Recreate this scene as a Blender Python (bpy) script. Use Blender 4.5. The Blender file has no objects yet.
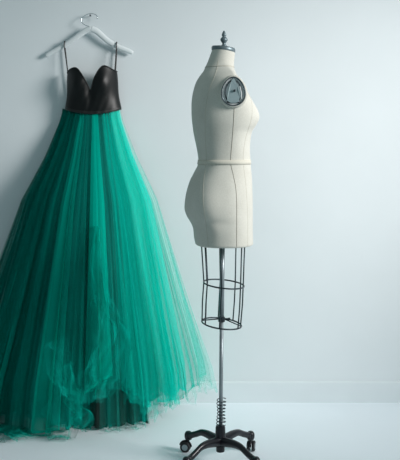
import bpy, bmesh, math, random
import numpy as np
from mathutils import Vector, Matrix

scene = bpy.context.scene
COL = scene.collection
F, HZ, CX, CAMZ = 850.0, 150.0, 200.0, 1.26
DW = 4.25            # distance of the back wall
DF = 3.40            # distance of the dress form's axis

def at(px, py, d):
    return Vector(((px - CX) * d / F, d, CAMZ - (py - HZ) * d / F))

# ------------------------------------------------------------------ helpers
def tag(o, label=None, cat=None, group=None, kind=None):
    if label: o['label'] = label
    if cat: o['category'] = cat
    if group: o['group'] = group
    if kind: o['kind'] = kind
    return o

def empty(name, loc, label, cat):
    o = bpy.data.objects.new(name, None); COL.objects.link(o)
    o.location = loc; o.empty_display_size = 0.05
    return tag(o, label, cat)

def link(name, verts, faces, mat, parent=None, smooth=True, uvs=None, mw=None):
    me = bpy.data.meshes.new(name)
    me.from_pydata([tuple(v) for v in verts], [], [tuple(f) for f in faces])
    if uvs is not None:
        uvl = me.uv_layers.new(name='UVMap')
        li = np.zeros(len(me.loops), dtype=np.int32); me.loops.foreach_get('vertex_index', li)
        uvl.data.foreach_set('uv', np.asarray(uvs, dtype=np.float32)[li].ravel())
    bm = bmesh.new(); bm.from_mesh(me)
    if uvs is None:
        bmesh.ops.recalc_face_normals(bm, faces=bm.faces)
    for f in bm.faces: f.smooth = smooth
    bm.to_mesh(me); bm.free()
    me.materials.append(mat)
    o = bpy.data.objects.new(name, me); COL.objects.link(o)
    if parent:
        o.parent = parent
        off = Vector((0, 0, 0)); p = parent
        while p: off += p.location; p = p.parent
        o.data.transform(Matrix.Translation(-off))
    return o

class MB:
    """collects geometry for ONE mesh"""
    def __init__(s): s.v = []; s.f = []
    def add(s, vs, fs):
        b = len(s.v); s.v += [Vector(v) for v in vs]; s.f += [tuple(i + b for i in f) for f in fs]; return s
    def tube(s, pts, r, n=10, sx=1.0, closed=False, caps=True, up=None):
        pts = [Vector(p) for p in pts]; N = len(pts)
        rs = r if hasattr(r, '__len__') else [r] * N
        vs = []; nrm = None
        for i, p in enumerate(pts):
            if closed: t = pts[(i + 1) % N] - pts[i - 1]
            else: t = pts[min(i + 1, N - 1)] - pts[max(i - 1, 0)]
            t.normalize()
            if nrm is None:
                nrm = up.copy() if up else (Vector((0, 0, 1)) if abs(t.z) < .9 else Vector((1, 0, 0)))
            if up: nrm = up.copy()
            nrm = (nrm - t * nrm.dot(t)).normalized(); bn = t.cross(nrm)
            for k in range(n):
                a = 2 * math.pi * k / n
                vs.append(p + nrm * math.cos(a) * rs[i] + bn * math.sin(a) * rs[i] * sx)
        fs = []
        for i in range(N if closed else N - 1):
            j = (i + 1) % N
            for k in range(n):
                l = (k + 1) % n
                fs.append((i * n + k, i * n + l, j * n + l, j * n + k))
        if caps and not closed:
            fs.append(tuple(range(n))); fs.append(tuple((N - 1) * n + k for k in range(n)))
        return s.add(vs, fs)
    def lathe(s, prof, c, n=24, axis='Z', rx=1.0):
        c = Vector(c); vs = []
        for r, z in prof:
            for k in range(n):
                a = 2 * math.pi * k / n
                p = (r * math.cos(a) * rx, r * math.sin(a), z)
                if axis == 'Y': p = (p[0], p[2], p[1])
                if axis == 'X': p = (p[2], p[0], p[1])
                vs.append(c + Vector(p))
        fs = []
        for i in range(len(prof) - 1):
            for k in range(n):
                l = (k + 1) % n
                fs.append((i * n + k, i * n + l, (i + 1) * n + l, (i + 1) * n + k))
        fs.append(tuple(range(n))); fs.append(tuple((len(prof) - 1) * n + k for k in range(n)))
        return s.add(vs, fs)
    def box(s, lo, hi):
        x0, y0, z0 = lo; x1, y1, z1 = hi
        return s.add([(x0, y0, z0), (x1, y0, z0), (x1, y1, z0), (x0, y1, z0), (x0, y0, z1), (x1, y0, z1), (x1, y1, z1), (x0, y1, z1)],
                     [(0, 3, 2, 1), (4, 5, 6, 7), (0, 1, 5, 4), (1, 2, 6, 5), (2, 3, 7, 6), (3, 0, 4, 7)])
    def build(s, name, mat, parent=None, smooth=True):
        return link(name, s.v, s.f, mat, parent, smooth)

def smoothpath(pts, n=8):
    """Catmull-Rom through pts"""
    P = [Vector(p) for p in pts]; out = []
    for i in range(len(P) - 1):
        p0 = P[max(i - 1, 0)]; p1 = P[i]; p2 = P[i + 1]; p3 = P[min(i + 2, len(P) - 1)]
        for k in range(n):
            t = k / n
            out.append(.5 * ((2 * p1) + (p2 - p0) * t + (2 * p0 - 5 * p1 + 4 * p2 - p3) * t * t + (3 * p1 - p0 - 3 * p2 + p3) * t ** 3))
    out.append(P[-1]); return out

def autosmooth(o, ang=40):
    me = o.data
    bm = bmesh.new(); bm.from_mesh(me)
    for e in bm.edges:
        if len(e.link_faces) == 2 and e.calc_face_angle(0) > math.radians(ang): e.smooth = False
    bm.to_mesh(me); bm.free(); return o

def noise1(x, seed):
    """smooth 1-D value noise in -1..1"""
    x = np.asarray(x, dtype=float)
    rng = np.random.RandomState(seed); t = rng.uniform(-1, 1, 4096)
    i = np.floor(x).astype(int); f = x - i; f = f * f * (3 - 2 * f)
    return t[i % 4096] * (1 - f) + t[(i + 1) % 4096] * f

def noise2(x, y, seed):
    x, y = np.broadcast_arrays(np.asarray(x, float), np.asarray(y, float))
    rng = np.random.RandomState(seed); t = rng.uniform(-1, 1, (256, 256))
    i = np.floor(x).astype(int); j = np.floor(y).astype(int)
    f = x - i; g = y - j; f = f * f * (3 - 2 * f); g = g * g * (3 - 2 * g)
    a = t[i % 256, j % 256]; b = t[(i + 1) % 256, j % 256]; c = t[i % 256, (j + 1) % 256]; d = t[(i + 1) % 256, (j + 1) % 256]
    return (a * (1 - f) + b * f) * (1 - g) + (c * (1 - f) + d * f) * g

def lin(r, g, b):
    f = lambda c: (c / 255 / 12.92) if c / 255 <= .04045 else ((c / 255 + .055) / 1.055) ** 2.4
    return (f(r), f(g), f(b), 1)

# ------------------------------------------------------------------ materials
def newmat(name):
    m = bpy.data.materials.new(name); m.use_nodes = True
    nt = m.node_tree; return m, nt, nt.nodes, nt.links, nt.nodes['Principled BSDF']

def plain(name, col, rough=.5, metal=0.0, noise=0.0, scale=40, bump=0.0, sheen=0.0, spec=.5):
    m, nt, N, L, P = newmat(name)
    P.inputs['Base Color'].default_value = col
    P.inputs['Roughness'].default_value = rough
    P.inputs['Metallic'].default_value = metal
    P.inputs['Specular IOR Level'].default_value = spec
    if sheen: P.inputs['Sheen Weight'].default_value = sheen
    tc = N.new('ShaderNodeTexCoord'); nz = N.new('ShaderNodeTexNoise')
    nz.inputs['Scale'].default_value = scale; nz.inputs['Detail'].default_value = 6
    L.new(tc.outputs['Object'], nz.inputs['Vector'])
    if noise:
        mr = N.new('ShaderNodeMapRange'); mr.inputs['From Min'].default_value = .3; mr.inputs['From Max'].default_value = .7
        mr.inputs['To Min'].default_value = 1 - noise; mr.inputs['To Max'].default_value = 1 + noise
        mx = N.new('ShaderNodeMix'); mx.data_type = 'RGBA'; mx.blend_type = 'MULTIPLY'; mx.inputs[0].default_value = 1
        mx.inputs[6].default_value = col
        L.new(nz.outputs['Fac'], mr.inputs['Value']); L.new(mr.outputs['Result'], mx.inputs[7]); L.new(mx.outputs[2], P.inputs['Base Color'])
    if bump:
        b = N.new('ShaderNodeBump'); b.inputs['Strength'].default_value = bump; b.inputs['Distance'].default_value = .004
        L.new(nz.outputs['Fac'], b.inputs['Height']); L.new(b.outputs['Normal'], P.inputs['Normal'])
    return m

def tulle(name, col, alpha, stripes=40, tl=.22, var=.8):
    """net fabric: see-through, denser where it is seen edge-on, with gathered density along the folds"""
    m, nt, N, L, P = newmat(name); N.remove(P)
    out = N['Material Output']
    def math_(op, a, b=None, c=None):
        n = N.new('ShaderNodeMath'); n.operation = op
        for i, x in enumerate((a, b, c)):
            if x is None: continue
            if isinstance(x, (int, float)): n.inputs[i].default_value = x
            else: L.new(x, n.inputs[i])
        return n.outputs[0]
    uv = N.new('ShaderNodeUVMap'); mp = N.new('ShaderNodeMapping'); mp.inputs['Scale'].default_value = (stripes, 1.6, 1)
    L.new(uv.outputs[0], mp.inputs['Vector'])
    nz = N.new('ShaderNodeTexNoise'); nz.noise_dimensions = '2D'; nz.inputs['Scale'].default_value = 1; nz.inputs['Detail'].default_value = 2.5
    L.new(mp.outputs[0], nz.inputs['Vector'])
    g = N.new('ShaderNodeNewGeometry'); dot = N.new('ShaderNodeVectorMath'); dot.operation = 'DOT_PRODUCT'
    L.new(g.outputs['Normal'], dot.inputs[0]); L.new(g.outputs['Incoming'], dot.inputs[1])
    cosv = math_('MAXIMUM', math_('ABSOLUTE', dot.outputs['Value']), .30)
    k = math_('MULTIPLY_ADD', math_('SUBTRACT', nz.outputs['Fac'], .5), 2.6 * var, 1.0)
    k = math_('MAXIMUM', k, .15)
    sx = N.new('ShaderNodeSeparateXYZ'); L.new(uv.outputs[0], sx.inputs[0])
    hemf = math_('MULTIPLY_ADD', math_('GREATER_THAN', sx.outputs[1], .991), 1.0, 1.0)
    expo = math_('MULTIPLY', math_('DIVIDE', k, cosv), hemf)
    a = math_('SUBTRACT', 1.0, math_('POWER', 1 - alpha, expo))
    d = N.new('ShaderNodeBsdfDiffuse'); t = N.new('ShaderNodeBsdfTranslucent'); tr = N.new('ShaderNodeBsdfTransparent')
    d.inputs['Color'].default_value = col; t.inputs['Color'].default_value = col
    m1 = N.new('ShaderNodeMixShader'); m1.inputs[0].default_value = tl
    L.new(d.outputs[0], m1.inputs[1]); L.new(t.outputs[0], m1.inputs[2])
    m2 = N.new('ShaderNodeMixShader'); L.new(a, m2.inputs[0]); L.new(tr.outputs[0], m2.inputs[1]); L.new(m1.outputs[0], m2.inputs[2])
    L.new(m2.outputs[0], out.inputs['Surface'])
    return m

def canvas():
    m, nt, N, L, P = newmat('canvas')
    tc = N.new('ShaderNodeTexCoord')
    w = N.new('ShaderNodeTexNoise'); w.inputs['Scale'].default_value = 260; w.inputs['Detail'].default_value = 3
    bl = N.new('ShaderNodeTexNoise'); bl.inputs['Scale'].default_value = 9; bl.inputs['Detail'].default_value = 4
    L.new(tc.outputs['Object'], w.inputs['Vector']); L.new(tc.outputs['Object'], bl.inputs['Vector'])
    r = N.new('ShaderNodeValToRGB'); r.color_ramp.elements[0].position = .3; r.color_ramp.elements[1].position = .7
    r.color_ramp.elements[0].color = CANVAS0; r.color_ramp.elements[1].color = CANVAS1
    ad = N.new('ShaderNodeMath'); ad.operation = 'MULTIPLY_ADD'; ad.inputs[1].default_value = .5
    sc = N.new('ShaderNodeMath'); sc.operation = 'MULTIPLY'; sc.inputs[1].default_value = .5
    L.new(bl.outputs['Fac'], sc.inputs[0]); L.new(w.outputs['Fac'], ad.inputs[0]); L.new(sc.outputs[0], ad.inputs[2])
    L.new(ad.outputs[0], r.inputs[0]); L.new(r.outputs[0], P.inputs['Base Color'])
    P.inputs['Roughness'].default_value = .9; P.inputs['Specular IOR Level'].default_value = .2
    P.inputs['Sheen Weight'].default_value = .15
    b = N.new('ShaderNodeBump'); b.inputs['Strength'].default_value = .25; b.inputs['Distance'].default_value = .001
    L.new(w.outputs['Fac'], b.inputs['Height']); L.new(b.outputs['Normal'], P.inputs['Normal'])
    return m

CANVAS0 = lin(202, 199, 189); CANVAS1 = lin(223, 221, 212)
M_wall = plain('wall_paint', lin(224, 230, 233), .85, noise=.035, scale=1.3, bump=.03, spec=.2)
M_floor = plain('floor_paint', lin(240, 247, 253), .55, noise=.02, scale=2.0, bump=.02, spec=.3)
M_base = plain('baseboard_paint', lin(224, 231, 234), .6, noise=.02, scale=5, spec=.3)
M_canvas = canvas()
M_tape = plain('twill_tape', lin(213, 209, 196), .9, noise=.03, scale=200, bump=.1)
M_seam = plain('seam_thread', lin(146, 138, 126), .9, noise=.2, scale=300)
M_fold = plain('pressed_seam', lin(198, 193, 180), .9, noise=.05, scale=200)
M_steel = plain('steel_tube', lin(142, 152, 157), .38, .45, noise=.08, scale=60)
M_wire = plain('cage_wire', lin(58, 68, 74), .4, .7, noise=.1, scale=80)
M_capm = plain('cap_metal', lin(118, 132, 138), .45, .6, noise=.08, scale=80)
M_chrome = plain('chrome', lin(205, 212, 215), .15, 1.0, noise=.03, scale=60)
M_dark = plain('dark_metal', lin(58, 66, 72), .4, .6, noise=.1, scale=60)
M_ring = plain('ring_metal', lin(88, 98, 104), .35, .7, noise=.08, scale=60)
M_plate = plain('grey_plate', lin(150, 168, 172), .5, 0, noise=.06, scale=50)
M_whiteplate = plain('pale_plate', lin(244, 246, 246), .5, 0, noise=.04, scale=50)
M_iron = plain('black_enamel', lin(24, 25, 31), .28, .1, noise=.15, scale=50, bump=.05)
M_rubber = plain('black_rubber', lin(26, 27, 30), .6, 0, noise=.1, scale=90)
M_hub = plain('wheel_hub', lin(168, 178, 182), .3, .7, noise=.05, scale=90)
M_hanger = plain('white_lacquer', lin(226, 232, 234), .35, 0, noise=.02, scale=30)
M_satin = plain('black_satin', lin(8, 11, 12), .42, 0, noise=.12, scale=30, spec=.32)
M_trim = plain('black_trim', lin(12, 15, 16), .5, 0, noise=.1, scale=60)
M_lining = plain('dark_lining', lin(7, 34, 30), .6, 0, noise=.2, scale=12, spec=.25)

GREEN_B = (.0, .80, .66, 1); GREEN_M = (.0, .46, .36, 1); GREEN_D = (.0, .13, .105, 1); GREEN_P = (.01, .74, .60, 1)  # darkest green: same net, with the unlit left side's shade in its colour

# ------------------------------------------------------------------ setting
w = MB().box((-5, DW, -.05), (5, DW + .12, 3.4)).build('wall_back', M_wall, smooth=False); tag(w, kind='structure')
f = MB().box((-5, -1.5, -.06), (5, DW, 0)).build('floor', M_floor, smooth=False); tag(f, kind='structure')
bb = MB(); bh = .104
prof = [(0, 0), (-.012, 0), (-.012, bh - .006), (-.009, bh - .001), (0, bh)]
vs = [(x, DW + a, b) for x in (-5, 5) for a, b in prof]; n = len(prof)
fs = [(i, i + 1, n + i + 1, n + i) for i in range(n - 1)] + [tuple(range(n)), tuple(range(n, 2 * n))]
b_ = link('baseboard_back', vs, fs, M_base, smooth=False); tag(b_, kind='structure')

# ------------------------------------------------------------------ dress form
form = empty('dress_form', at(221, 465, DF), 'cream canvas female dress form on a black wheeled stand, seen in profile', 'dress form')
form.location.z = 0
# y px, back x, front x, widest x, half width (m), exponent
TAB = np.array([
 (50, 212.0, 234.8, 223.5, .049, 2.0), (54, 210.6, 234.8, 222.8, .049, 2.0), (58, 209.2, 234.5, 222.3, .050, 2.0), (63, 207.2, 234.0, 222.5, .054, 2.0),
 (67, 205.3, 234.0, 224.5, .066, 2.0), (71, 203.6, 234.8, 228.0, .092, 2.0), (75, 200.6, 236.3, 231.0, .122, 2.05),
 (80, 197.3, 239.6, 232.5, .144, 2.15), (85, 195.0, 243.0, 233.0, .151, 2.25), (91, 193.3, 246.4, 233.0, .154, 2.35),
 (98, 192.0, 250.2, 232.5, .154, 2.4), (105, 191.4, 254.3, 231.0, .152, 2.4), (112, 191.4, 257.6, 229.0, .150, 2.4),
 (118, 191.7, 258.7, 227.5, .149, 2.4), (124, 192.3, 256.8, 226.5, .146, 2.4), (133, 193.5, 251.8, 225.5, .138, 2.3),
 (142, 195.4, 250.2, 225.0, .131, 2.3), (150, 197.0, 249.8, 224.5, .126, 2.3), (160, 198.3, 250.3, 224.0, .123, 2.3),
 (165, 197.6, 250.6, 223.5, .125, 2.3), (171, 194.7, 251.2, 223.0, .131, 2.3), (182, 189.2, 252.0, 221.5, .146, 2.35),
 (190, 186.7, 252.2, 221.0, .155, 2.4), (196, 185.6, 252.4, 220.5, .161, 2.4), (207, 185.0, 252.5, 220.0, .168, 2.4),
 (215, 187.0, 252.5, 220.5, .170, 2.4), (222, 190.8, 252.5, 221.5, .168, 2.4), (228, 193.0, 252.5, 222.5, .166, 2.4),
 (237, 194.0, 252.7, 223.5, .164, 2.4), (243, 195.3, 253.0, 224.0, .163, 2.4)])
def pchip(x, xs, ys):
    h = np.diff(xs); dl = np.diff(ys) / h; m = np.zeros_like(ys)
    for i in range(1, len(xs) - 1):
        m[i] = 0 if dl[i - 1] * dl[i] <= 0 else 2 * dl[i - 1] * dl[i] / (dl[i - 1] + dl[i])
    m[0] = dl[0]; m[-1] = dl[-1]
    x = np.clip(x, xs[0], xs[-1])
    i = np.clip(np.searchsorted(xs, x) - 1, 0, len(h) - 1); t = (x - xs[i]) / h[i]
    return ((2*t**3-3*t**2+1)*ys[i] + (t**3-2*t**2+t)*h[i]*m[i] + (-2*t**3+3*t**2)*ys[i+1] + (t**3-t**2)*h[i]*m[i+1])
S = DF / F
def slice_(py):
    xb, xf, xc, hw, ex = [float(pchip(np.array(float(py)), TAB[:, 0], TAB[:, k])) for k in range(1, 6)]
    return (xb - CX) * S, (xf - CX) * S, (xc - CX) * S, hw, ex
def torso_pt(py, th, off=0.0):
    """th: 0 = front, pi/2 = near side (towards the camera), pi = back"""
    xb, xf, xc, hw, ex = slice_(py)
    c, s = math.cos(th), math.sin(th)
    cc = math.copysign(abs(c) ** (2 / ex), c); ss = math.copysign(abs(s) ** (2 / ex), s)
    A = (xf - xc) if c >= 0 else (xc - xb)
    x = xc + A * cc; y = hw * ss
    g = lambda v, m, d: math.exp(-((v - m) / d) ** 2)
    if c > 0:
        x += .010 * g(py, 117, 11) * (g(abs(y), .07, .035) - .9 * g(y, 0, .03)) * min(1, c * 2)
        x += -.004 * g(py, 117, 11)
    else:
        x -= .006 * g(py, 206, 14) * (g(abs(y), .075, .05) - 1.6 * g(y, 0, .022)) * min(1, -c * 2)
    # seat volume and the fold under it, seen from the side
    xp = CX + x / S
    side = .010 * g(py, 203, 15) * g(xp, 205, 16) - .006 * g(py, 226, 7) * g(xp, 212, 11)
    y += math.copysign(side, s) * min(1, abs(s) * 2)
    z = CAMZ - (py - HZ) * S
    n = Vector((c / max(A, .01), s / hw, 0)).normalized()
    return Vector((x, DF - y, z)) + Vector((n.x, -n.y, 0)) * off
NTH = 120
pys = np.concatenate([np.linspace(50, 80, 22), np.linspace(82, 243, 90)])
vs = []; fs = []
for py in pys:
    for k in range(NTH): vs.append(torso_pt(py, 2 * math.pi * k / NTH))
# rolled lower edge
for off, dz in ((-.004, -.003), (-.012, -.002), (-.014, .012)):
    for k in range(NTH):
        p = torso_pt(243, 2 * math.pi * k / NTH, off); p.z += dz; vs.append(p)
R_ = len(vs) // NTH
for i in range(R_ - 1):
    for k in range(NTH):
        l = (k + 1) % NTH; fs.append((i * NTH + k, i * NTH + l, (i + 1) * NTH + l, (i + 1) * NTH + k))
fs.append(tuple((R_ - 1) * NTH + k for k in range(NTH))); fs.append(tuple(range(NTH)))
torso = link('torso', vs, fs, M_canvas, form)

def theta_for(py, xpx, near=True):
    lo, hi = 0.0, math.pi
    for _ in range(40):
        m = (lo + hi) / 2
        if CX + torso_pt(py, m).x / S > xpx: lo = m
        else: hi = m
    return lo if near else -lo
def seam(pts, name, mat, r, off, near=True, parent=torso):
    P = smoothpath([Vector((x, y, 0)) for x, y in pts], 12)
    return MB().tube([torso_pt(p.y, theta_for(p.y, p.x, near), off) for p in P], r, 6).build(name, mat, parent)
side = [(232.8, 106), (232.3, 120), (231, 140), (229.8, 155), (229.6, 163), (232, 174), (234.2, 186), (235, 200), (235, 225), (235, 242.8)]
for nr in (True, False):
    seam(side, 'side_seam', M_seam, .0010, .0001, nr)
    seam([(218, 62), (215, 76), (209, 92), (205.5, 110), (205, 135), (206, 160), (203.5, 180), (203, 200), (206, 222), (208, 242.8)], 'back_seam', M_fold, .0013, -.0006, nr)
    seam([(242, 80), (249.5, 100), (250, 118), (244, 140), (242, 160), (244.5, 185), (246, 215), (246, 242.8)], 'front_seam', M_fold, .0013, -.0006, nr)
# waist tape, neck seam
def band(py0, py1, name, mat, off):
    vs = []; fs = []
    rows = [(py0, -.001), (py0, off), ((py0 + py1) / 2, off * 1.25), (py1, off), (py1, -.001)]
    for py, o in rows:
        for k in range(NTH): vs.append(torso_pt(py, 2 * math.pi * k / NTH, o))
    for i in range(len(rows) - 1):
        for k in range(NTH):
            l = (k + 1) % NTH; fs.append((i * NTH + k, i * NTH + l, (i + 1) * NTH + l, (i + 1) * NTH + k))
    return link(name, vs, fs, mat, torso)
band(159.8, 164.2, 'waist_tape', M_tape, .0022)
band(67.0, 67.9, 'neck_seam', M_fold, .0012)

# neck cap + finial
ctop = at(223.4, 49, DF)
cap = MB()
cap.lathe([(.047, -.010), (.0495, -.007), (.0495, .004), (.047, .008), (.030, .011), (.008, .012)], ctop, 40, rx=.96)
for p in cap.v: p.z -= (p.x - ctop.x) * .11 + .001
cap = autosmooth(cap.build('neck_cap', M_capm, form), 50)
fz = at(224, 46.5, DF)
MB().lathe([(.012, -.003), (.0125, .003), (.008, .007), (.0065, .012), (.009, .016), (.0145, .024), (.0150, .029), (.0120, .034), (.0075, .038), (.0070, .041), (.0095, .044), (.0090, .048), (.0060, .056), (.0030, .062), (.0008, .064)], fz, 24).build('finial', M_capm, form)

# armhole plates, near and far
def armhole(sg):
    d = DF - sg * .158
    c = Vector(((233.4 - CX) * (DF - .158) / F, d, CAMZ - (91.3 - HZ) * (DF - .158) / F))
    k = (DF - .158) / F                       # metres per pixel there
    def egg(a, sx=1.0, sz=1.0):               # egg outline, narrower at the top
        s, co = math.sin(a), math.cos(a)
        return (sx * 11.8 * k * s * (1 - .16 * co), sz * 14.6 * k * co)
    def lean(x, z): return -sg * (-.10 * z - .30 * max(0, z - .03) + .06 * abs(x))   # plate follows the shoulder
    A = [2 * math.pi * i / 48 for i in range(48)]
    def P(x, z, o): return c + Vector((x, -sg * o + (0.35 * max(0, z)) * sg * .5, z))
    def loop(sx, sz, o): return [P(*egg(a, sx, sz), o) for a in A]
    # cloth lip
    lip = MB()
    rings = [loop(1.22, 1.20, -.030), loop(1.16, 1.14, -.002), loop(1.08, 1.07, .006), loop(1.0, 1.0, .006), loop(.97, .97, 0)]
    vs = [p for r in rings for p in r]; fs = [(i * 48 + q, i * 48 + (q + 1) % 48, (i + 1) * 48 + (q + 1) % 48, (i + 1) * 48 + q) for i in range(4) for q in range(48)]
    lip.add(vs, fs); lip = lip.build('armhole_lip', M_canvas, torso)
    pl = MB(); r0 = loop(1.0, 1.0, .001); pl.add(r0 + [P(0, 0, .001)], [(i, (i + 1) % 48, 48) for i in range(48)])
    r1 = loop(.99, .99, -.02); pl.add(r0 + r1, [(i, (i + 1) % 48, 48 + (i + 1) % 48, 48 + i) for i in range(48)])
    plate = pl.build('armhole_plate', M_whiteplate, form)
    MB().tube(loop(.98, .98, .006), 0.0024, 8, closed=True).build('outer_ring', M_ring, plate)
    MB().tube([P(*egg(a, .70, .78), .004) for a in A if not (2.7 < a < 3.6)], .0022, 8).build('inner_ring', M_dark, plate)
    # teardrop centre piece
    out = [(0, 13.2), (2.2, 10.5), (3.6, 6), (5.0, 0), (6.0, -5.5), (5.6, -10.2), (2.5, -11.4), (-3, -11.4), (-6.2, -9.6), (-6.2, -4.5), (-4.6, 1.5), (-3.0, 7), (-1.8, 11)]
    top = [P(x * k, z * k, .009) for x, z in out]; bot = [P(x * k, z * k, .001) for x, z in out]; m = len(out)
    tp = MB().add(top + bot, [tuple(range(m))] + [(i, (i + 1) % m, m + (i + 1) % m, m + i) for i in range(m)])
    tp.build('centre_plate', M_plate, plate, smooth=False)
    MB().lathe([(.0048, 0), (.0048, .003), (.0035, .0045), (.001, .005)] if sg < 0 else [(.0048, 0), (.0048, -.003), (.0035, -.0045), (.001, -.005)], P(1.2 * k, .6 * k, .009), 14, axis='Y').build('screw', M_dark, plate)
    MB().tube([P(-6.5 * k, -10.8 * k, .006), P(7.0 * k, -10.6 * k, .006)], .0030, 8).build('cross_bar', M_dark, plate)
    MB().tube([P(7.6 * k, -8 * k, .005), P(8.0 * k, -2 * k, .005), P(6.4 * k, 5 * k, .005)], .0022, 8).build('spring_clip', M_whiteplate, plate)
armhole(1); armhole(-1)

# pole
ptop = at(222.4, 246, DF); pmid = at(221.6, 318, DF); pbot = at(220.6, 438, DF)
MB().tube([at(222.5, 238, DF), pmid], .0098, 20).build('upper_pole', M_steel, form)
MB().tube([pmid + Vector((0, 0, .01)), pbot], .0078, 20).build('lower_pole', M_steel, form)
c_ = MB().lathe([(.0105, -.012), (.0135, -.010), (.0135, .008), (.0105, .010)], at(221.6, 319, DF), 20)
c_.lathe([(.004, 0), (.004, .016), (.0055, .017), (.0055, .024), (.002, .025)], at(221.6, 319, DF) + Vector((.010, 0, 0)), 12, axis='X')
col_ = autosmooth(c_.build('pole_collar', M_dark, form))

# wire cage
mc = at(223.8, 284.0, DF); bc = at(221.6, 323.4, DF)
def mring(a, t=0): return mc + Vector((.0805 * math.cos(a), .112 * math.sin(a), -.10 * .0805 * math.cos(a)))
def bring(a, t=0): return bc + Vector((.079 * math.cos(a), .108 * math.sin(a), -.115 * .079 * math.cos(a)))
AA = [2 * math.pi * i / 64 for i in range(64)]
cage = MB().tube([mring(a) for a in AA], .0031, 8, closed=True).build('cage_hoop', M_wire, form)
MB().tube([bring(a) for a in AA], .0031, 8, closed=True).build('cage_hoop', M_wire, form)
for dg in (12, 52, 98, 143, 172, 214, 262, 322):
    a = math.radians(dg)
    tp = at(223.3, 238, DF) + Vector((.090 * math.cos(a), .118 * math.sin(a), 0))
    MB().tube([tp, mring(a), (mring(a) + bring(a)) / 2 + Vector((.002 * math.cos(a), 0, 0)), bring(a)], .0027, 8).build('cage_wire', M_wire, form)
for a in (math.radians(172), math.radians(352), math.radians(262)):
    MB().tube([at(221.6, 319, DF) + Vector((.012 * math.cos(a), .012 * math.sin(a), 0)), bring(a)], .0024, 8).build('cage_spoke', M_wire, form)

# spring around the foot of the pole
sp = []
T = 8
for i in range(T * 18 + 1):
    t = i / (T * 18); a = 2 * math.pi * T * t
    p = at(221.4 - .5 * t, 398.5 + 26.5 * t, DF); rr = .0165 + .0015 * math.sin(t * 9)
    sp.append(p + Vector((rr * math.cos(a), rr * math.sin(a), 0)))
MB().tube(sp, .0019, 6).build('foot_spring', M_wire, form)

# hub, legs, casters
hc = Vector((at(220.4, 440, DF).x, DF, 0))
hub = MB().lathe([(.010, .052), (.0165, .055), (.0175, .062), (.0175, .084), (.0205, .088), (.0215, .112), (.0205, .118), (.0195, .150), (.0175, .158), (.010, .160)], hc, 28)
hub = autosmooth(hub.build('hub', M_iron, form), 35)
for dg in (45 + 4, 135 - 4, 225 + 3, 315 - 3):
    a = math.radians(dg); d = Vector((math.cos(a), math.sin(a), 0)); up = Vector((0, 0, 1))
    path = smoothpath([hc + d * r + up * z for r, z in ((.012, .096), (.045, .100), (.080, .1035), (.115, .101), (.150, .086), (.180, .074), (.196, .070))], 5)
    m = len(path)
    rad = [.0205 - .0080 * min(1, i / (m * .55)) + (.0015 if i > m * .8 else 0) for i in range(m)]
    leg = MB().tube(path, rad, 12, sx=.85, up=up)
    e = hc + d * .198
    leg.lathe([(.004, .050), (.0135, .052), (.0165, .060), (.0170, .070), (.0150, .079), (.010, .085), (.003, .087)], e, 18)
    leg = leg.build('leg', M_iron, form)
    # caster: stem + hood + two wheels
    fwd = Matrix.Rotation(math.radians(random.Random(dg).uniform(25, 60)), 3, 'Z') @ d
    ax = Vector((-fwd.y, fwd.x, 0)); wc = e + fwd * .012 + up * .0215
    cs = MB().tube([e + up * .055, e + up * .034], .0045, 10)
    hood = [wc + fwd * (.0235 * math.cos(t)) + up * (.0235 * math.sin(t)) for t in [math.radians(q) for q in range(10, 181, 12)]]
    cs.tube(hood, .0045, 8, sx=.7, up=None)
    cs = cs.build('caster', M_iron, leg)
    for sgn in (-1, 1):
        o = wc + ax * (.0105 * sgn)
        wh = MB()
        prof = [(.006, -.006), (.018, -.006), (.0215, -.003), (.0215, .003), (.018, .006), (.006, .006)]
        vs = []; n = 24
        for r, h in prof:
            for k in range(n):
                t = 2 * math.pi * k / n
                vs.append(o + ax * h + fwd * (r * math.cos(t)) + up * (r * math.sin(t)))
        fs = [(i * n + k, i * n + (k + 1) % n, ((i + 1) % 6) * n + (k + 1) % n, ((i + 1) % 6) * n + k) for i in range(6) for k in range(n)]
        wh.add(vs, fs)
        wh = autosmooth(wh.build('wheel', M_rubber, leg))
        hb = MB().tube([o - ax * .0068, o + ax * .0068], .0125, 16)
        autosmooth(hb.build('wheel_hub', M_hub, leg))

# ------------------------------------------------------------------ hanger and nail
nail = MB().lathe([(.0016, 0), (.0016, -.030), (.0042, -.031), (.0042, -.033), (.001, -.034)], Vector((at(91, 16.2, DW).x, DW + .004, at(91, 16.2, DW).z)), 12, axis='Y')
nail = nail.build('wall_nail', M_dark); tag(nail, 'small dark nail in the wall carrying the hanger hook', 'nail')
DH = DW - .022
hang = empty('clothes_hanger', at(91, 28, DH), 'white wishbone clothes hanger hooked on the wall above the gown', 'hanger')
ARMS = []
for nm, pts in (('hanger_arm', [(45.5, 56.0), (52, 52.4), (62, 47.0), (72, 40.8), (80, 35.0), (86, 31.0), (91.5, 29.2)]),
                ('hanger_arm', [(133, 53.0), (127, 50.4), (118, 46.8), (109, 41.8), (102, 36.0), (97, 31.6), (91.5, 29.2)])):
    P = smoothpath([at(x, y, DH) + Vector((0, -.012 * (1 - abs(x - 91.5) / 45) , 0)) for x, y in pts], 5)
    m = len(P); rad = [(.0102 + .0058 * (i / (m - 1)) ** .8) * (1 if i > 1 else .8 + .1 * i) for i in range(m)]
    MB().tube(P, rad, 14, sx=.55, up=Vector((0, 0, 1))).build(nm, M_hanger, hang)
    ARMS.append((P, rad))
hk = smoothpath([at(x, y, DH - .012 + (.004 if y < 20 else 0)) for x, y in ((91, 30), (90.2, 27), (86, 25.5), (82.3, 23), (81.4, 20), (83, 17), (86.8, 14.6), (91, 13.6), (95, 14.4), (97.3, 16.6), (97.0, 19))], 6)
MB().tube(hk, .0019, 8).build('hanger_hook', M_chrome, hang)

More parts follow.
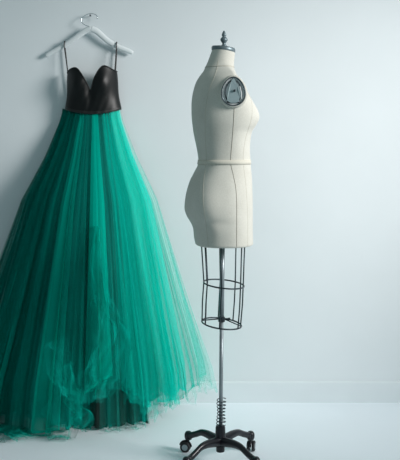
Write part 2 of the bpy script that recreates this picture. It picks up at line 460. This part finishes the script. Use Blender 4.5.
# ------------------------------------------------------------------ gown
GX = at(92, 112, DW).x
gown = empty('evening_gown', Vector((GX, DW - .25, 0)), 'gown with thin-strapped black bodice and full emerald tulle skirt, hanging on the wall', 'gown')
def bodice_depth(u): return .030 + .070 * math.sqrt(max(0, 1 - u * u))
wz = lambda u: at(0, 112.8 - 5.0 * abs(u) ** 1.8, DW - .09).z          # waist seam, higher at the sides
DB = DW - .075
def wpx(py): return 63.3 + (py - 72) * (-.02), 116.2 + (py - 72) * (.158)
TOP = [(66.4, 72.5), (68.5, 70.2), (72, 68.4), (75.5, 67.9), (78.5, 69.4), (82, 74), (85.5, 80), (88.2, 86), (90.2, 90.6), (91.6, 87), (93.2, 81.5), (95.8, 75.6), (99.2, 70), (102.4, 66.8), (105, 66.0), (108.5, 67.2), (112, 69.2), (115.6, 70.8)]
tp = np.array([(p.x, p.y) for p in smoothpath([Vector((x, y, 0)) for x, y in TOP], 8)])
def topy(x): return float(np.interp(x, tp[:, 0], tp[:, 1]))
NU, NV = 120, 36
vs = []; fs = []; toprow = []; botrow = []
for i in range(NU + 1):
    u = -1 + 2 * i / NU
    xt = 91 + u * 24.7                             # x at the top edge
    xbm = 92.3 + u * 29.2                          # x at the waist
    yt = topy(min(max(xt, 66.4), 115.6)); yb = 112.8 - 5.0 * abs(u) ** 1.8
    for j in range(NV + 1):
        v = j / NV
        py = yt + (yb - yt) * v
        vv = (py - 66) / 46                        # height fraction
        x = (91 + u * 24.7) * (1 - vv) + xbm * vv if 0 <= vv else 91 + u * 24.7
        x -= u * 1.2 * math.exp(-((vv - .62) / .25) ** 2)
        dep = bodice_depth(u)
        for cxp in (77.5, 104):
            dep += .022 * math.exp(-((x - cxp) / 8.5) ** 2 - ((py - 82) / 12) ** 2)
        dep -= .012 * math.exp(-((x - 90.5) / 4) ** 2) * math.exp(-((py - 92) / 14) ** 2)
        dep += .0008 * math.sin(x * .9 + py * .35) * (vv > .3) * (1 - abs(u))
        p = at(x, py, DB); p.y = DW - dep
        vs.append(p)
        if j == 0: toprow.append(p)
        if j == NV: botrow.append(p)
for i in range(NU):
    for j in range(NV):
        a = i * (NV + 1) + j; fs.append((a, a + 1, a + NV + 2, a + NV + 1))
bod = link('bodice', vs, fs, M_satin, gown)
s_ = bod.modifiers.new('Solidify', 'SOLIDIFY'); s_.thickness = .003; s_.offset = -1
# back of the bodice, against the wall
vs = []; fs = []
for i in range(41):
    u = -1 + 2 * i / 40
    for py, w0, w1 in ((93.5, 67, 116.6), (100, 66.2, 118), (107.5, 65.2, 119.6)):
        p = at((w0 + w1) / 2 + u * (w1 - w0) / 2, py, DB); p.y = DW - .030 + .018 * math.sqrt(max(0, 1 - u * u)); vs.append(p)
for i in range(40):
    for j in range(2): fs.append((i * 3 + j, i * 3 + j + 1, i * 3 + j + 4, i * 3 + j + 3))
bk = link('back_panel', vs, fs, M_satin, gown)
MB().tube([p + Vector((0, -.001, 0)) for p in toprow], .0026, 8).build('neckline_trim', M_trim, gown)
wb = MB(); rows = []
for dz, o in ((.006, .0008), (.003, .002), (0, .0025), (-.004, .002), (-.008, .0005)):
    rows.append([p + Vector((0, -o, dz)) for p in botrow])
m = len(botrow)
wb.add([p for r in rows for p in r], [(i * m + k, i * m + k + 1, (i + 1) * m + k + 1, (i + 1) * m + k) for i in range(4) for k in range(m - 1)])
wb.build('waistband', M_trim, gown)
for x0, y0, x1, y1 in ((67.2, 72, 64.8, 43.4), (114.4, 70.5, 116.8, 43.8)):
    a = at(x0, y0, DB); a.y = DW - .055
    AP, AR = ARMS[0] if x1 < 91 else ARMS[1]
    tx = at(x1, 45, DH).x
    q = min(range(len(AP)), key=lambda i: abs(AP[i].x - tx)); cc = AP[q].copy(); cc.x = tx
    t = (AP[q + 1] - AP[q - 1]); cc.z += (tx - AP[q].x) * t.z / t.x
    rz = AR[q] * 1.16 + .0042; ry = AR[q] * .55 + .0062
    ring = [cc + Vector((0, -ry * math.cos(g), rz * math.sin(g))) for g in [math.radians(w) for w in (-25, 0, 30, 60, 90, 120, 150, 180, 205)]]
    e = at(x0 + (1.5 if x0 < 91 else -1.5), 97, DB); e.y = DW - .020
    P = smoothpath([a, a.lerp(ring[0], .5)] + ring + [ring[-1].lerp(e, .5), e], 5)
    MB().tube(P, .0026, 8, sx=1.3).build('shoulder_strap', M_trim, gown)

# ---- skirt
ZA = [(-.2, .66), (0, .635), (.22, .592), (.6, .468), (1.01, .338), (1.23, .228), (1.40, .160), (1.45, .146), (1.6, .14)]
ZB = [(-.2, .60), (0, .565), (.22, .515), (.6, .395), (1.01, .260), (1.23, .170), (1.40, .105), (1.45, .086), (1.6, .08)]
def rad(z, T): T = np.array(T); return np.interp(z, T[:, 0], T[:, 1])
def skirt(name, mat, ph0, ph1, scale, hem, seed, amp, freqs, NU=420, NV=70, top=0.0, label=None, drop=0.0, front=0.0, hemjag=.03, thick=0, sweep=None):
    """one gathered layer: ph in degrees, -90 = left along the wall, 0 = towards the room, 90 = right along the wall"""
    u = np.linspace(0, 1, NU + 1); v = np.linspace(0, 1, NV + 1)
    ph = ph0 + (ph1 - ph0) * u
    # gathers bunch the cloth sideways
    ph = ph + 2.2 * noise1(ph * .35, seed + 9)
    hemz = np.interp(ph, [h[0] for h in hem], [h[1] for h in hem]) + hemjag * noise1(ph * .22, seed + 5) + hemjag * .7 * noise1(ph * .55, seed + 6)
    uw = np.clip(np.sin(np.radians(np.clip(ph, -90, 90))), -1, 1)
    zt = np.array([wz(x) for x in uw]) - top
    U, V = np.meshgrid(ph, v, indexing='ij')
    zraw = zt[:, None] + (hemz - zt)[:, None] * V
    zc = np.maximum(zraw, 0)
    a = rad(zc, ZA) * (1 - (1 - scale) * V ** .7); b = rad(zc, ZB) * (1 - (1 - scale) * V ** .7)
    fold = np.zeros_like(U)
    for k, (fq, am) in enumerate(freqs):
        drift = .25 * np.sin(V * 3 + k + seed)
        nn = noise1(U * fq + drift, seed + 20 + k)
        fold += am * (nn if k % 2 == 0 else (1 - 2 * np.abs(nn)))
    g = amp * (.10 + .90 * V ** 1.1)
    r = 1 + fold * g
    P = np.radians(U) + np.radians(3.0) * V * noise1(U * .6, seed + 40)
    a = a * np.where(U < 0, 1 + .10 * np.minimum(1, -U / 40) * V, 1)
    x = a * r * np.sin(P); y = b * r * np.cos(P)
    over = np.maximum(.006 - zraw, 0)
    spread = over * (.9 + .35 * noise1(U * .5, seed + 50))
    x = x + spread * np.sin(P) + (0 if sweep is None else sweep[0] * over)
    y = y + spread * np.cos(P) * .55
    ripple = .5 * (1 + noise2(U * .8, over * 40, seed + 60)) * np.minimum(over * .8, .028)
    z = np.where(over > 0, .006 + ripple, zraw)
    y = y + front
    yy = np.minimum(DW - y, DW - .016 - .012 * (1 + noise1(U, seed + 3)) * V)
    X = GX + x
    verts = np.stack([X, yy, z], -1).reshape(-1, 3)
    idx = np.arange((NU + 1) * (NV + 1)).reshape(NU + 1, NV + 1)
    faces = np.stack([idx[:-1, :-1], idx[:-1, 1:], idx[1:, 1:], idx[1:, :-1]], -1).reshape(-1, 4)
    uv = np.stack(np.broadcast_arrays(((U + 90) / 180), V), -1).reshape(-1, 2)
    o = link(name, verts.tolist(), faces.tolist(), mat, gown, uvs=uv)
    if label: o['label'] = label
    return o

FR = [(.075, .60), (.18, .45), (.42, .13)]
FR2 = [(.10, .55), (.22, .42), (.55, .14)]
H_LEFT = [(-90, -.10), (-60, -.16), (-22, -.13), (-19, .10), (-14, .10), (-12, .02), (0, .04), (4, .19), (16, .23), (24, .15), (34, .10), (60, .10), (90, .11)]
H_SHEER = [(-90, -.18), (-60, -.24), (-20, -.18), (-4, -.03), (4, .16), (20, .21), (30, .11), (45, .10), (70, .13), (90, .17)]
H_LIN = [(-90, .03), (-30, .02), (0, .012), (24, .0), (32, .01), (40, .05), (46, .12)]
H_MID = [(-90, -.06), (-30, -.10), (-10, -.02), (3, .06), (10, .20), (20, .20), (30, .12), (90, .12)]

def ruffle(name, mat, pts, w0, w1, seed, lift=.02, amp=.03):
    """a bunched strip of net lying on the skirt along a path of (x px, y px, depth)"""
    P = smoothpath([at(x, y, d) for x, y, d in pts], 14); n = len(P); m = 26
    vs = []; uv = []
    for i, p in enumerate(P):
        t = (P[min(i + 1, n - 1)] - P[max(i - 1, 0)]).normalized()
        sd = t.cross(Vector((0, 1, 0))).normalized(); f = i / (n - 1)
        w = (w0 + (w1 - w0) * f) * (.8 + .35 * float(noise1(f * 5, seed)))
        for j in range(m + 1):
            q = j / m - .5
            o = lift * (1 - (2 * q) ** 2) + amp * float(noise2(f * 7 + 3, q * 6, seed + 1)) + amp * .5 * float(noise2(f * 15, q * 13, seed + 2))
            vs.append(p + sd * (w * q + amp * .6 * float(noise2(f * 6, q * 3, seed + 3))) + Vector((0, -o, 0)))
            uv.append((q * .12, f))
    fs = [(i * (m + 1) + j, i * (m + 1) + j + 1, (i + 1) * (m + 1) + j + 1, (i + 1) * (m + 1) + j) for i in range(n - 1) for j in range(m)]
    return link(name, vs, fs, mat, gown, uvs=np.array(uv))

T_D = tulle('tulle_shaded', GREEN_D, .40, 16, var=.8); T_M = tulle('tulle_mid', GREEN_M, .24, 15, var=.8); T_B = tulle('tulle_bright', GREEN_B, .52, 9, var=.4)
T_S = tulle('tulle_sheer', GREEN_P, .065, 22, var=.8); T_SD = tulle('tulle_sheer_shaded', (.0, .24, .19, 1), .09, 18, var=.9); T_P = tulle('tulle_panel', (.0, .62, .47, 1), .50, 26, var=.6)  # darker nets carry the left side's shade in their colour
skirt('lining', M_lining, -80, 44, .71, H_LIN, 11, .12, FR, NU=260, label='dark green opaque lining skirt', hemjag=.022)
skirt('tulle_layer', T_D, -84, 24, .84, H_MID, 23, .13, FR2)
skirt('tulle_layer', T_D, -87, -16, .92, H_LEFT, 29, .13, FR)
skirt('tulle_layer', T_M, 22, 62, .82, H_LEFT, 37, .10, FR)
skirt('tulle_layer', T_M, 24, 70, .88, H_MID, 51, .10, FR2)
skirt('tulle_layer', T_M, -50, -36, .93, [(-50, -.05), (-36, -.10)], 55, .10, FR2, NU=100)
skirt('tulle_layer', T_M, -29, -23, .93, [(-29, -.08), (-22, .06), (-19, .02)], 57, .10, FR2, NU=100)
skirt('tulle_layer', T_P, -21, -9, .95, [(-19, .08), (-14, .02), (-9, .05)], 131, .10, FR2, NU=100)
skirt('tulle_layer', T_P, 5, 14, .94, [(5, .18), (14, .26)], 137, .10, FR2, NU=100)
skirt('tulle_layer', T_B, 22, 66, .71, H_LEFT, 67, .07, FR)
skirt('tulle_layer', T_B, 23, 74, .77, H_LEFT, 71, .08, FR2)
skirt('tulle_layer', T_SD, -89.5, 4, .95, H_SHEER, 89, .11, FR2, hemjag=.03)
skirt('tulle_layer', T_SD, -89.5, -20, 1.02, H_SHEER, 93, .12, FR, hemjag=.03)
skirt('tulle_layer', T_S, -70, 89.5, .94, H_SHEER, 83, .11, FR2, hemjag=.03)
skirt('tulle_layer', T_S, -10, 89.5, .99, H_SHEER, 97, .11, FR, hemjag=.04)
skirt('tulle_layer', T_SD, 0, 42, .77, [(0, -.03), (20, -.05), (42, .04)], 145, .12, FR2, NU=160)
skirt('tulle_layer', T_S, 10, 44, .86, [(10, -.02), (24, -.06), (34, .02), (44, .06)], 139, .12, FR2, NU=160)
ruffle('tulle_flounce', T_M, [(97, 225, 3.98), (99, 265, 3.90), (103, 300, 3.84), (113, 322, 3.80), (118, 345, 3.77), (110, 372, 3.74), (100, 395, 3.72)], .05, .16, 201)
ruffle('tulle_flounce', T_M, [(62, 366, 3.72), (69, 388, 3.70), (76, 402, 3.69), (82, 416, 3.68), (76, 426, 3.67)], .08, .12, 211)


ruffle('tulle_flounce', T_S, [(56, 340, 3.78), (64, 372, 3.72), (70, 398, 3.69), (64, 420, 3.67)], .10, .20, 231, .03, .05)
ruffle('tulle_flounce', T_S, [(112, 300, 3.82), (104, 340, 3.76), (92, 370, 3.72), (84, 400, 3.69)], .08, .18, 241, .03, .05)
# ------------------------------------------------------------------ light
def area(name, loc, target, size, power, col, sy=None, spread=180):
    l = bpy.data.lights.new(name, 'AREA'); l.size = size; l.energy = power; l.color = col
    if sy: l.shape = 'RECTANGLE'; l.size_y = sy
    l.spread = math.radians(spread)
    o = bpy.data.objects.new(name, l); COL.objects.link(o); o.location = loc
    o.rotation_euler = (Vector(target) - Vector(loc)).to_track_quat('-Z', 'Y').to_euler(); return o
sl = bpy.data.lights.new('window_light', 'SPOT'); sl.energy = 930; sl.color = (1.0, .985, .97); sl.shadow_soft_size = .8
sl.spot_size = math.radians(52); sl.spot_blend = 1.0
so = bpy.data.objects.new('window_light', sl); COL.objects.link(so); so.location = (3.4, 2.0, 2.6)
so.rotation_euler = (Vector((.36, 4.0, 1.18)) - so.location).to_track_quat('-Z', 'Y').to_euler()
wd = bpy.data.worlds.new('World'); scene.world = wd; wd.use_nodes = True
wd.node_tree.nodes['Background'].inputs[0].default_value = (.70, .95, .98, 1)
wd.node_tree.nodes['Background'].inputs[1].default_value = .25

# ------------------------------------------------------------------ camera
cam = bpy.data.cameras.new('Camera'); co = bpy.data.objects.new('Camera', cam); COL.objects.link(co)
co.location = (0, 0, CAMZ); co.rotation_euler = (math.pi / 2, 0, 0)
cam.sensor_fit = 'VERTICAL'; cam.sensor_height = 36; cam.sensor_width = 36; cam.lens = F * 36 / 460
cam.shift_y = -(230 - HZ) / 460
scene.camera = co
scene.view_settings.view_transform = 'Standard'
scene.view_settings.look = 'None'
scene.cycles.transparent_max_bounces = 40
scene.cycles.max_bounces = 10
